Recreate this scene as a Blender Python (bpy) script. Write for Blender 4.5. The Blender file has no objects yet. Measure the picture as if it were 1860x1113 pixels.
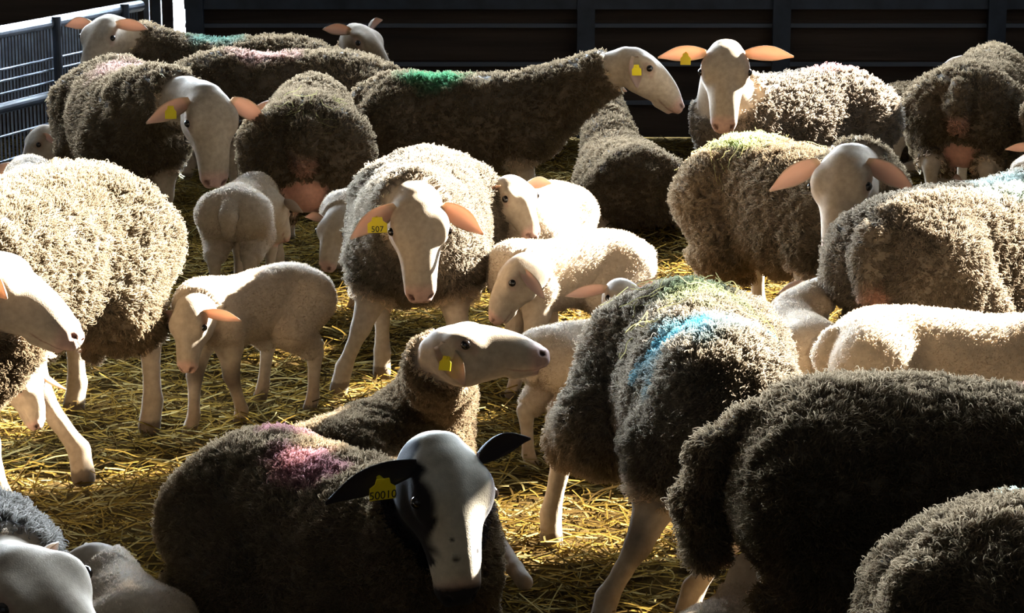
import bpy, math
import numpy as np
from mathutils import Matrix, Vector

C = bpy.context.scene.collection
SC = bpy.context.scene
RNG = np.random.default_rng(7)
DRAFT = False

# ------------------------------------------------------------------ camera
cam_d = bpy.data.cameras.new('camera'); cam = bpy.data.objects.new('camera', cam_d); C.objects.link(cam)
cam.location = (0, 0, 1.83)
PITCH = math.atan((556.5 + 342) / 4200.0)
cam.rotation_euler = (math.pi / 2 - PITCH, 0, 0)
cam_d.sensor_width = 36; cam_d.lens = 4200 / 1860 * 36
cam_d.clip_start = 0.1; cam_d.clip_end = 200
SC.camera = cam

# ------------------------------------------------------------------ sky, sun, exposure
W = bpy.data.worlds.new('sky'); SC.world = W; W.use_nodes = True
bg = W.node_tree.nodes['Background']
_nt = W.node_tree
_tc = _nt.nodes.new('ShaderNodeTexCoord'); _sp = _nt.nodes.new('ShaderNodeSeparateXYZ'); _mr = _nt.nodes.new('ShaderNodeMapRange')
_nt.links.new(_tc.outputs['Generated'], _sp.inputs[0]); _nt.links.new(_sp.outputs['Y'], _mr.inputs['Value'])
_mr.interpolation_type = 'SMOOTHSTEP'
for _k, _v in (('From Min', .35), ('From Max', .9), ('To Min', 1.6), ('To Max', 130.0)): _mr.inputs[_k].default_value = _v   # hazy bright sky behind the barn
_nt.links.new(_mr.outputs[0], bg.inputs[1])
bg.inputs[0].default_value = (0.68, 0.83, 1.0, 1)
SUN = Vector((0.72, 0.48, 0.50)).normalized()
sd = bpy.data.lights.new('sun', 'SUN'); sd.energy = 86.0; sd.angle = math.radians(0.6); sd.color = (1, 0.95, 0.85)
so = bpy.data.objects.new('sun', sd); C.objects.link(so); so.location = (6, 12, 8)
so.rotation_euler = SUN.to_track_quat('Z', 'Y').to_euler()
def portal(name, loc, rot, sx, sy):
    d = bpy.data.lights.new(name, 'AREA'); d.shape = 'RECTANGLE'; d.size = sx; d.size_y = sy; d.cycles.is_portal = True
    o = bpy.data.objects.new(name, d); C.objects.link(o); o.location = loc; o.rotation_euler = rot
portal('back_opening_daylight', (-1.2, 16.0, 2.7), (math.pi / 2, 0, math.pi), 10.4, 3.0)
portal('front_fill_opening', (-1.2, -5.4, 6.2), (math.pi / 2, 0, 0), 10.4, .6)  # portal for the unseen gap added over the front wall as fill
portal('side_opening_daylight', (4.0, 9.0, 3.15), (math.pi / 2, 0, math.pi / 2), 4.0, 4.1)
vs = SC.view_settings
SC.display_settings.display_device = 'sRGB'
vs.view_transform = 'Standard'; vs.look = 'None'; vs.gamma = 1.0; vs.use_curve_mapping = False
vs.exposure = 0.0
SC.cycles.max_bounces = 6; SC.cycles.diffuse_bounces = 4; SC.cycles.glossy_bounces = 2
SC.cycles.transmission_bounces = 4; SC.cycles.transparent_max_bounces = 4
SC.cycles.use_denoising = True

# ------------------------------------------------------------------ helpers
def mesh_obj(name, V, F, mats, parent=None, smooth=True, matidx=None):
    me = bpy.data.meshes.new(name)
    V = np.asarray(V, dtype=np.float32)
    if isinstance(F, np.ndarray):
        n = len(F); k = F.shape[1]
        me.vertices.add(len(V)); me.vertices.foreach_set('co', V.ravel())
        me.loops.add(n * k); me.loops.foreach_set('vertex_index', F.astype(np.int32).ravel())
        me.polygons.add(n); me.polygons.foreach_set('loop_start', np.arange(0, n * k, k, dtype=np.int32))
        me.update(calc_edges=True)
    else:
        me.from_pydata(V.tolist(), [], F)
    for m in (mats if isinstance(mats, (list, tuple)) else [mats]): me.materials.append(m)
    if smooth: me.polygons.foreach_set('use_smooth', np.ones(len(me.polygons), bool))
    if matidx is not None: me.polygons.foreach_set('material_index', np.asarray(matidx, dtype=np.int32))
    me.update()
    o = bpy.data.objects.new(name, me); C.objects.link(o)
    if parent: o.parent = parent
    return o
def curves_obj(name, P, R, mat, parent=None, col=None):
    """P (N,K,3) strands, R (N,K) radii, col (N,3)"""
    N, K, _ = P.shape
    hc = bpy.data.hair_curves.new(name); hc.add_curves([K] * N)
    hc.points.foreach_set('position', P.astype(np.float32).ravel())
    a = hc.attributes.get('radius') or hc.attributes.new('radius', 'FLOAT', 'POINT')
    a.data.foreach_set('value', R.astype(np.float32).ravel())
    if col is not None:
        b = hc.attributes.new('Col', 'FLOAT_COLOR', 'CURVE')
        b.data.foreach_set('color', np.concatenate([col, np.ones((N, 1))], 1).astype(np.float32).ravel())
    hc.materials.append(mat)
    o = bpy.data.objects.new(name, hc); C.objects.link(o)
    if parent: o.parent = parent
    return o
def thing(name, label, cat, loc=(0, 0, 0), rz=0, group=None, kind=None):
    o = bpy.data.objects.new(name, None); C.objects.link(o); o.empty_display_size = 0.1
    o.location = loc; o.rotation_euler = (0, 0, rz); o['label'] = label; o['category'] = cat
    if group: o['group'] = group
    if kind: o['kind'] = kind
    return o
def boxes(L):
    """list of (cx,cy,cz,sx,sy,sz[,rz]) -> V, F"""
    V = []; F = []
    for b in L:
        cx, cy, cz, sx, sy, sz = b[:6]; rz = b[6] if len(b) > 6 else 0
        n = len(V); c, s = math.cos(rz), math.sin(rz)
        for dz in (-.5, .5):
            for dx, dy in ((-.5, -.5), (.5, -.5), (.5, .5), (-.5, .5)):
                x, y = dx * sx, dy * sy
                V.append((cx + x * c - y * s, cy + x * s + y * c, cz + dz * sz))
        for q in ((0, 3, 2, 1), (4, 5, 6, 7), (0, 1, 5, 4), (1, 2, 6, 5), (2, 3, 7, 6), (3, 0, 4, 7)):
            F.append(tuple(n + i for i in q))
    return V, F
def tube(p, q, r, seg=12, V=None, F=None, caps=True):
    V = [] if V is None else V; F = [] if F is None else F
    p = Vector(p); q = Vector(q); d = (q - p).normalized()
    a = d.orthogonal().normalized(); b = d.cross(a); n = len(V)
    for c in (p, q):
        for k in range(seg):
            t = 2 * math.pi * k / seg
            V.append(tuple(c + (a * math.cos(t) + b * math.sin(t)) * r))
    for k in range(seg):
        F.append((n + k, n + (k + 1) % seg, n + seg + (k + 1) % seg, n + seg + k))
    if caps:
        F.append(tuple(n + k for k in range(seg))[::-1]); F.append(tuple(n + seg + k for k in range(seg)))
    return V, F
def sphere(c, r, nu=14, nv=10, sc=(1, 1, 1)):
    V = [(c[0], c[1], c[2] + r * sc[2])]; F = []
    for i in range(1, nv):
        t = math.pi * i / nv
        for j in range(nu):
            p = 2 * math.pi * j / nu
            V.append((c[0] + r * sc[0] * math.sin(t) * math.cos(p), c[1] + r * sc[1] * math.sin(t) * math.sin(p), c[2] + r * sc[2] * math.cos(t)))
    V.append((c[0], c[1], c[2] - r * sc[2]))
    for j in range(nu): F.append((0, 1 + j, 1 + (j + 1) % nu))
    for i in range(nv - 2):
        for j in range(nu):
            a = 1 + i * nu + j; b = 1 + i * nu + (j + 1) % nu
            F.append((a, a + nu, b + nu, b))
    e = len(V) - 1
    for j in range(nu): F.append((e, 1 + (nv - 2) * nu + (j + 1) % nu, 1 + (nv - 2) * nu + j))
    return V, F

# value noise
_perm = np.random.default_rng(3).permutation(256); _val = np.random.default_rng(4).uniform(-1, 1, 256)
def noise(p, s=1.0, seed=0):
    p = np.asarray(p) * s + seed * 17.31
    i = np.floor(p).astype(int); f = p - i; f = f * f * (3 - 2 * f)
    def h(a, b, c): return _val[_perm[(_perm[(_perm[a & 255] + b) & 255] + c) & 255]]
    x, y, z = i[..., 0], i[..., 1], i[..., 2]; fx, fy, fz = f[..., 0], f[..., 1], f[..., 2]
    r = 0
    for a in (0, 1):
        for b in (0, 1):
            for c in (0, 1):
                r = r + h(x + a, y + b, z + c) * (fx if a else 1 - fx) * (fy if b else 1 - fy) * (fz if c else 1 - fz)
    return r
def sstep(a, b, x):
    t = np.clip((x - a) / (b - a), 0, 1); return t * t * (3 - 2 * t)

# ------------------------------------------------------------------ materials
def mat(name, color=(.5, .5, .5), rough=.8, metal=0., spec=.3):
    m = bpy.data.materials.new(name); m.use_nodes = True
    b = m.node_tree.nodes['Principled BSDF']
    b.inputs['Base Color'].default_value = (*color, 1); b.inputs['Roughness'].default_value = rough
    b.inputs['Metallic'].default_value = metal; b.inputs['Specular IOR Level'].default_value = spec
    return m
def N(m, t, **kw):
    n = m.node_tree.nodes.new(t)
    for k, v in kw.items(): setattr(n, k, v)
    return n
def lk(m, a, b): m.node_tree.links.new(a, b)
def noisy(m, c1, c2, scale=5., detail=6., bump=.0, bscale=None, stretch=None):
    b = m.node_tree.nodes['Principled BSDF']
    tc = N(m, 'ShaderNodeTexCoord'); src = tc.outputs['Object']
    if stretch:
        mp = N(m, 'ShaderNodeMapping'); mp.inputs['Scale'].default_value = stretch; lk(m, src, mp.inputs[0]); src = mp.outputs[0]
    nz = N(m, 'ShaderNodeTexNoise'); nz.inputs['Scale'].default_value = scale; nz.inputs['Detail'].default_value = detail; lk(m, src, nz.inputs[0])
    cr = N(m, 'ShaderNodeValToRGB'); cr.color_ramp.elements[0].position = .3; cr.color_ramp.elements[1].position = .7
    cr.color_ramp.elements[0].color = (*c1, 1); cr.color_ramp.elements[1].color = (*c2, 1)
    lk(m, nz.outputs[0], cr.inputs[0]); lk(m, cr.outputs[0], b.inputs['Base Color'])
    if bump:
        n2 = N(m, 'ShaderNodeTexNoise'); n2.inputs['Scale'].default_value = bscale or scale * 3; n2.inputs['Detail'].default_value = 8; lk(m, src, n2.inputs[0])
        bp = N(m, 'ShaderNodeBump'); bp.inputs['Strength'].default_value = bump; bp.inputs['Distance'].default_value = .01
        lk(m, n2.outputs[0], bp.inputs['Height']); lk(m, bp.outputs[0], b.inputs['Normal'])
    return m

def coat_material():
    m = mat('sheep_coat', rough=.85, spec=.15); b = m.node_tree.nodes['Principled BSDF']
    at = N(m, 'ShaderNodeAttribute', attribute_name='Col')
    wo = N(m, 'ShaderNodeAttribute', attribute_name='wool')
    tc = N(m, 'ShaderNodeTexCoord')
    n1 = N(m, 'ShaderNodeTexNoise'); n1.inputs['Scale'].default_value = 55; n1.inputs['Detail'].default_value = 5; lk(m, tc.outputs['Object'], n1.inputs[0])
    n2 = N(m, 'ShaderNodeTexNoise'); n2.inputs['Scale'].default_value = 320; n2.inputs['Detail'].default_value = 3; lk(m, tc.outputs['Object'], n2.inputs[0])
    mr = N(m, 'ShaderNodeMapRange'); mr.inputs['From Min'].default_value = .3; mr.inputs['From Max'].default_value = .7
    mr.inputs['To Min'].default_value = .84; mr.inputs['To Max'].default_value = 1.1; lk(m, n1.outputs[0], mr.inputs[0])
    mx = N(m, 'ShaderNodeVectorMath', operation='SCALE'); lk(m, at.outputs['Color'], mx.inputs[0]); lk(m, mr.outputs[0], mx.inputs['Scale'])
    lk(m, mx.outputs[0], b.inputs['Base Color'])
    ad = N(m, 'ShaderNodeMath', operation='MULTIPLY_ADD'); ad.inputs[1].default_value = .10
    lk(m, n2.outputs[0], ad.inputs[0]); 
    ml = N(m, 'ShaderNodeMath', operation='MULTIPLY'); lk(m, n1.outputs[0], ml.inputs[0]); lk(m, wo.outputs['Fac'], ml.inputs[1])
    lk(m, ml.outputs[0], ad.inputs[2])
    bp = N(m, 'ShaderNodeBump'); bp.inputs['Strength'].default_value = .6; bp.inputs['Distance'].default_value = .012
    lk(m, ad.outputs[0], bp.inputs['Height']); lk(m, bp.outputs[0], b.inputs['Normal'])
    b.inputs['Sheen Weight'].default_value = .06; b.inputs['Sheen Roughness'].default_value = .5
    return m
def ear_material():
    m = mat('ear_skin', rough=.7, spec=.2); b = m.node_tree.nodes['Principled BSDF']; out = m.node_tree.nodes['Material Output']
    at = N(m, 'ShaderNodeAttribute', attribute_name='Col'); lk(m, at.outputs['Color'], b.inputs['Base Color'])
    tr = N(m, 'ShaderNodeBsdfTranslucent')
    mx = N(m, 'ShaderNodeMix', data_type='RGBA', blend_type='MULTIPLY'); mx.inputs[0].default_value = 1
    lk(m, at.outputs['Color'], mx.inputs[6]); mx.inputs[7].default_value = (1, .80, .68, 1); lk(m, mx.outputs[2], tr.inputs['Color'])
    ms = N(m, 'ShaderNodeMixShader'); ms.inputs[0].default_value = .4
    lk(m, b.outputs[0], ms.inputs[1]); lk(m, tr.outputs[0], ms.inputs[2]); lk(m, ms.outputs[0], out.inputs[0])
    return m
def wool_material():
    m = bpy.data.materials.new('wool_strands'); m.use_nodes = True
    nt = m.node_tree; nt.nodes.remove(nt.nodes['Principled BSDF']); out = nt.nodes['Material Output']
    at = N(m, 'ShaderNodeAttribute', attribute_name='Col')
    d = N(m, 'ShaderNodeBsdfDiffuse'); t = N(m, 'ShaderNodeBsdfTranslucent')
    lk(m, at.outputs['Color'], d.inputs[0]); lk(m, at.outputs['Color'], t.inputs[0])
    s = N(m, 'ShaderNodeMixShader'); s.inputs[0].default_value = .6
    lk(m, d.outputs[0], s.inputs[1]); lk(m, t.outputs[0], s.inputs[2]); lk(m, s.outputs[0], out.inputs[0])
    return m
M_COAT = coat_material(); M_EAR = ear_material(); M_WOOL = wool_material()
M_EYE = mat('eye_dark', (.012, .008, .006), .08, spec=.6)
M_TAG = mat('yellow_plastic_tag', (.85, .68, .02), .4)
M_TAGINK = mat('black_ink', (.02, .02, .02), .6)
M_STRAW = wool_material(); M_STRAW.name = 'straw_strands'
M_GALV = noisy(mat('galvanised_steel', rough=.5, metal=.7), (.09, .10, .12), (.18, .20, .23), 12, bump=.2)
M_DARKPAINT = noisy(mat('dark_blue_paint', rough=.5), (.010, .014, .022), (.025, .035, .055), 8)

# ------------------------------------------------------------------ setting
def structure(name, V, F, m, smooth=False):
    o = mesh_obj(name, V, F, m, smooth=smooth); o['kind'] = 'structure'; return o
# ground: bedding floor with real undulation
nx, ny = 150, 300
gx = np.linspace(-6.5, 6.5, nx); gy = np.linspace(-5.5, 13.6, ny)
GX, GY = np.meshgrid(gx, gy)
def ground_z(x, y):
    p = np.stack([np.asarray(x, float), np.asarray(y, float), np.zeros_like(np.asarray(x, float))], -1)
    return noise(p, 2.3) * .016 + noise(p, 6.1, 2) * .010 - .012
GZ = ground_z(GX, GY)
gi = np.arange(nx * ny).reshape(ny, nx)
GF = np.stack([gi[:-1, :-1], gi[:-1, 1:], gi[1:, 1:], gi[1:, :-1]], -1).reshape(-1, 4)
M_FLOOR = noisy(mat('straw_litter', rough=1., spec=0.), (.018, .012, .006), (.075, .048, .016), 26, 8, bump=1.0, bscale=60, stretch=(1, .7, 1))
structure('floor', np.stack([GX, GY, GZ], -1).reshape(-1, 3), GF, M_FLOOR, smooth=True)

structure('ground', *boxes([(0, 33.6, -.10, 60, 40, .1)]), noisy(mat('pale_yard_concrete', rough=.9), (.5, .48, .44), (.62, .6, .56), 2))
M_BOARD = noisy(mat('dark_board', rough=.8), (.020, .013, .009), (.045, .028, .018), 3, bump=.3, stretch=(.4, 1, 6))
M_CEIL = noisy(mat('roof_sheet', rough=.8), (.05, .05, .055), (.09, .085, .08), 2)
M_CONC = noisy(mat('concrete', rough=.9), (.10, .095, .085), (.17, .16, .14), 3, bump=.2)
# back wall: board courses with a gap for the doorway light at x = -1.95..-1.89
cour = []
for k in range(6):
    z0 = k * .222
    cour.append((1.54, 13.25 + (.012 if k % 2 else 0), z0 + .111, 6.80, .05, .226))
    cour.append((-4.22, 13.25, z0 + .111, 4.58, .05, .226))
structure('wall_back', *boxes(cour), M_BOARD)
M_RAIL = mat('dull_rail', (.07, .08, .10), .7)
rails = []
for z in (.20, .42, .64, .88, 1.32): rails.append((1.54, 13.205, z, 6.8, .03, .022))
structure('trim_1', *boxes(rails), M_RAIL)
V = []; F = []
structure('trim_2', *boxes([(x, 13.17, .9, .10, .05, 1.8) for x in (-1.80, .42, 1.53, 2.75, 4.6)]), M_DARKPAINT)
structure('trim_3', *boxes([(1.54, 13.19, .80, 6.8, .04, .13)]), M_DARKPAINT)
M_WALL = noisy(mat('weathered_boarding', rough=.9), (.03, .024, .018), (.055, .045, .033), 3, bump=.2, stretch=(1, 1, .2))
structure('wall_left', *boxes([(-6.45, 3.9, 3.25, .1, 18.6, 6.5)]), M_WALL)
structure('wall_front', *boxes([(-1.2, -5.45, 2.95, 10.6, .1, 5.9)]), M_WALL)  # unseen; stops short of the roof to let fill light in
# unseen right wall; openings and added panels shaped to place the sun patches
structure('wall_right_sun_mask', *boxes([(4.05, .8, 3.25, .1, 12.4, 6.5), (4.05, 11.125, 3.25, .1, .25, 6.5), (4.05, 11.6, 1.1, .1, .7, 2.2), (4.05, 11.6, 4.95, .1, .7, 3.1), (4.05, 13.975, 3.25, .1, 4.05, 6.5), (4.05, 9.0, 5.85, .1, 4.0, 1.3), (4.05, 7.475, 4.265, .1, .95, 1.87), (4.05, 8.275, 4.4, .1, .65, 1.6), (4.05, 9.0, .95, .1, 4.0, 1.9), (4.05, 9.2, 2.85, .1, .9, 1.9), (4.05, 8.075, 3.29, .1, .25, .38)]), M_WALL)
structure('ceiling', *boxes([(-1.2, 1.8, 6.55, 10.6, 14.6, .1)]), M_CEIL)
structure('ceiling_slope', [(-6.5, 9, 6.5), (4.1, 9, 6.5), (4.1, 16, 4.2), (-6.5, 16, 4.2), (-6.5, 9, 6.6), (4.1, 9, 6.6), (4.1, 16, 4.3), (-6.5, 16, 4.3)], [(0, 3, 2, 1), (4, 5, 6, 7), (0, 1, 5, 4), (1, 2, 6, 5), (2, 3, 7, 6), (3, 0, 4, 7)], M_CEIL)  # unseen roof slope; low eave shaped to limit the sky backlight

# ------------------------------------------------------------------ sheep modelling: a distance field per animal, meshed with surface nets
def smin(a, b, k):
    h = np.clip(.5 + .5 * (b - a) / k, 0, 1)
    return b + (a - b) * h - k * h * (1 - h)
def rcone(p, a, b, ra, rb):
    a = np.asarray(a, float); b = np.asarray(b, float); ba = b - a; l2 = max(ba @ ba, 1e-9)
    t = np.clip(((p - a) @ ba) / l2, 0, 1)
    d = p - a - t[:, None] * ba
    return np.sqrt((d * d).sum(1)) - (ra + (rb - ra) * t)
def chain(p, pts, rad, k=.02):
    d = None
    for i in range(len(pts) - 1):
        e = rcone(p, pts[i], pts[i + 1], rad[i], rad[i + 1])
        d = e if d is None else smin(d, e, k)
    return d
def ellip(p, c, r):
    r = np.asarray(r, float); q = (p - np.asarray(c, float)) / r
    k0 = np.sqrt((q * q).sum(1)); k1 = np.sqrt((q * q / (r * r) * 1.0 * (r * r) / (r * r)).sum(1)) + 1e-9
    return (k0 - 1) * r.min() if True else k0 * (k0 - 1) / k1
class Loft:
    def __init__(s, rows, n=2.3, r=.012, egg=0.0, sm=4):
        R = np.array(rows, float); s.x0, s.x1 = R[0, 0], R[-1, 0]
        s.x = np.linspace(s.x0, s.x1, 160)
        T = [np.interp(s.x, R[:, 0], R[:, i]) for i in (1, 2, 3)]
        k = np.exp(-.5 * (np.arange(-12, 13) / sm) ** 2); k /= k.sum()
        s.t, s.b, s.w = [np.convolve(np.pad(a, 12, mode='reflect', reflect_type='odd'), k, 'valid') for a in T]
        s.n = n; s.r = r; s.egg = egg
    def __call__(s, p):
        x = np.clip(p[:, 0], s.x0, s.x1)
        t = np.interp(x, s.x, s.t) - s.r; b = np.interp(x, s.x, s.b) + s.r; w = np.maximum(np.interp(x, s.x, s.w) - s.r, .004)
        c = (t + b) / 2; hz = np.maximum((t - b) / 2, .004)
        zz = (p[:, 2] - c) / hz
        w = w * (1 + s.egg * np.clip(-zz, -1, 1))
        q = ((np.abs(p[:, 1]) / w) ** s.n + np.abs(zz) ** s.n) ** (1 / s.n)
        dr = np.where(q > 1e-3, np.sqrt(p[:, 1] ** 2 + (p[:, 2] - c) ** 2) * (1 - 1 / np.maximum(q, 1e-3)), -np.minimum(w, hz))
        xl = np.maximum(s.x0 - p[:, 0], p[:, 0] - s.x1); dx = np.maximum(xl, 0)
        return np.sqrt(np.maximum(dr, 0) ** 2 + dx ** 2) + np.minimum(np.maximum(dr, xl), 0) - s.r

def surface_nets(f, lo, hi, h):
    lo = np.asarray(lo, float); H = 4 * h
    nb = np.ceil((np.asarray(hi) - lo) / H).astype(int)
    g = [lo[i] + H * np.arange(nb[i] + 1) for i in range(3)]
    G = np.stack(np.meshgrid(*g, indexing='ij'), -1)
    dc = f(G.reshape(-1, 3)).reshape(nb + 1)
    m = np.full(nb, np.inf)
    for a in (0, 1):
        for b in (0, 1):
            for c in (0, 1):
                m = np.minimum(m, np.abs(dc[a:a + nb[0], b:b + nb[1], c:c + nb[2]]))
    act = m < 1.8 * H
    n = nb * 4 + 1
    D = np.repeat(np.repeat(np.repeat(dc, 4, 0), 4, 1), 4, 2)[:n[0], :n[1], :n[2]].copy()
    mask = np.zeros(n, bool)
    ai = np.argwhere(act)
    for i in range(5):
        for j in range(5):
            for k in range(5):
                mask[ai[:, 0] * 4 + i, ai[:, 1] * 4 + j, ai[:, 2] * 4 + k] = True
    idx = np.argwhere(mask)
    D[mask] = f(lo + idx * h)
    S = D < 0
    cnt = np.zeros(n - 1, np.int8)
    for a in (0, 1):
        for b in (0, 1):
            for c in (0, 1):
                cnt += S[a:a + n[0] - 1, b:b + n[1] - 1, c:c + n[2] - 1]
    cells = np.argwhere((cnt > 0) & (cnt < 8))
    cid = np.full(n - 1, -1, int); cid[tuple(cells.T)] = np.arange(len(cells))
    acc = np.zeros((len(cells), 3)); num = np.zeros(len(cells))
    corners = [(a, b, c) for a in (0, 1) for b in (0, 1) for c in (0, 1)]
    val = {q: D[cells[:, 0] + q[0], cells[:, 1] + q[1], cells[:, 2] + q[2]] for q in corners}
    for q in corners:
        for ax in range(3):
            if q[ax]: continue
            r = list(q); r[ax] = 1; r = tuple(r)
            v0, v1 = val[q], val[r]; x = (v0 < 0) != (v1 < 0)
            t = np.where(x, v0 / np.where(np.abs(v0 - v1) < 1e-12, 1, v0 - v1), 0)
            pt = np.tile(np.array(q, float), (len(cells), 1)); pt[:, ax] += t
            acc += pt * x[:, None]; num += x
    V = lo + (cells + acc / num[:, None]) * h
    quads = []
    for ax in range(3):
        u, w = (ax + 1) % 3, (ax + 2) % 3
        sl0 = [slice(None)] * 3; sl1 = [slice(None)] * 3; sl0[ax] = slice(0, -1); sl1[ax] = slice(1, None)
        X = S[tuple(sl0)] != S[tuple(sl1)]
        e = np.argwhere(X); e = e[(e[:, u] > 0) & (e[:, w] > 0) & (e[:, u] < n[u] - 1) & (e[:, w] < n[w] - 1)]
        def cc(du, dw):
            q = e.copy(); q[:, u] -= du; q[:, w] -= dw; return cid[q[:, 0], q[:, 1], q[:, 2]]
        Q = np.stack([cc(1, 1), cc(0, 1), cc(0, 0), cc(1, 0)], 1)
        flip = ~S[e[:, 0], e[:, 1], e[:, 2]]
        Q[flip] = Q[flip][:, ::-1]
        quads.append(Q)
    return V, np.concatenate(quads)

def vnormals(V, F):
    n = np.cross(V[F[:, 2]] - V[F[:, 0]], V[F[:, 3 if F.shape[1] > 3 else 1]] - V[F[:, 1]])
    N_ = np.zeros_like(V)
    for k in range(F.shape[1]): np.add.at(N_, F[:, k], n)
    return N_ / (np.linalg.norm(N_, axis=1, keepdims=True) + 1e-12)

EWE = dict(
    torso=[(-0.478, 0.57, 0.5, 0.028), (-0.451, 0.63, 0.43, 0.084), (-0.386, 0.675, 0.36, 0.14), (-0.276, 0.695, 0.325, 0.172), (-0.092, 0.685, 0.285, 0.2), (0.074, 0.68, 0.28, 0.205), (0.202, 0.685, 0.3, 0.181), (0.294, 0.68, 0.325, 0.153), (0.368, 0.645, 0.36, 0.121), (0.419, 0.58, 0.42, 0.079), (0.442, 0.53, 0.47, 0.028)],
    n0=(.31, 0, .55), hx=1.05, hy=1.22, n0r=.135, pollr=.066, hl=.87, wool=.020,
    sh=(.255, .11, .42), shr=.10, elb=(.245, .115, .33), hip=(-.325, .105, .50), hipr=.145, sti=(-.215, .135, .37),
    legr=(.095, .056, .032, .022, .027, .031), hlegr=(.145, .098, .038, .023, .027, .031),
    fore=(.275, .115), hind=(-.37, .12), knee=.215, hock=.245, tail=(-.468, 0, .595), thigh=.30)
LAMB = dict(
    torso=[(-.265, .40, .36, .02), (-.25, .435, .31, .05), (-.21, .462, .285, .080), (-.13, .474, .272, .092), (-.03, .466, .262, .093), (.06, .455, .250, .092),
           (.13, .46, .24, .09), (.18, .45, .255, .08), (.22, .425, .28, .062), (.245, .385, .31, .04), (.255, .36, .335, .02)],
    n0=(.19, 0, .385), n0r=.075, pollr=.052, hl=.60, hx=.88, hy=1.08, wool=.010,
    sh=(.155, .062, .32), shr=.058, elb=(.15, .064, .255), hip=(-.18, .058, .365), hipr=.085, sti=(-.115, .074, .285),
    legr=(.056, .040, .027, .0185, .021, .024), hlegr=(.088, .060, .029, .019, .021, .024),
    fore=(.165, .065), hind=(-.215, .068), knee=.165, hock=.185, tail=(-.26, 0, .41), thigh=.24)

HEAD = Loft([(-.05, .004, -.08, .045), (-.02, .038, -.112, .074), (.03, .058, -.138, .092), (.08, .061, -.146, .088), (.12, .058, -.143, .078), (.16, .051, -.134, .068),
             (.20, .040, -.123, .060), (.24, .026, -.113, .056), (.275, .008, -.106, .053), (.30, -.010, -.100, .050), (.324, -.030, -.096, .040)], n=2.1, r=.022, egg=.02, sm=3)

def head_sdf(q, SV):
    p = q / SV; s = p * np.array([1, np.sign(1.), 1]); s[:, 1] = np.abs(s[:, 1])
    d = HEAD(p)
    d = smin(d, ellip(s, (.074, .066, .020), (.046, .026, .030)), .036)          # brow over the eye
    d = smin(d, ellip(s, (.090, .066, -.004), (.034, .018, .018)), .026)          # lower lid
    d = smin(d, ellip(s, (.070, .052, -.090), (.060, .036, .050)), .030)          # jaw muscle
    d = smin(d, ellip(s, (.300, .026, -.044), (.026, .020, .022)), .016)          # nostril wing
    d = smin(d, ellip(s, (.300, .020, -.078), (.024, .024, .020)), .014)          # upper lip
    d = smin(d, rcone(p, (.290, 0, -.106), (.225, 0, -.108), .020, .028), .010)   # lower lip and chin
    d = -smin(-d, rcone(s, (.334, .012, -.058), (.322, .034, -.038), .0055, .0065), .008)   # slit nostril
    d = -smin(-d, rcone(p, (.338, 0, -.052), (.336, 0, -.085), .003, .003), .010)   # cleft of the upper lip
    return d * SV.min()

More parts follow.
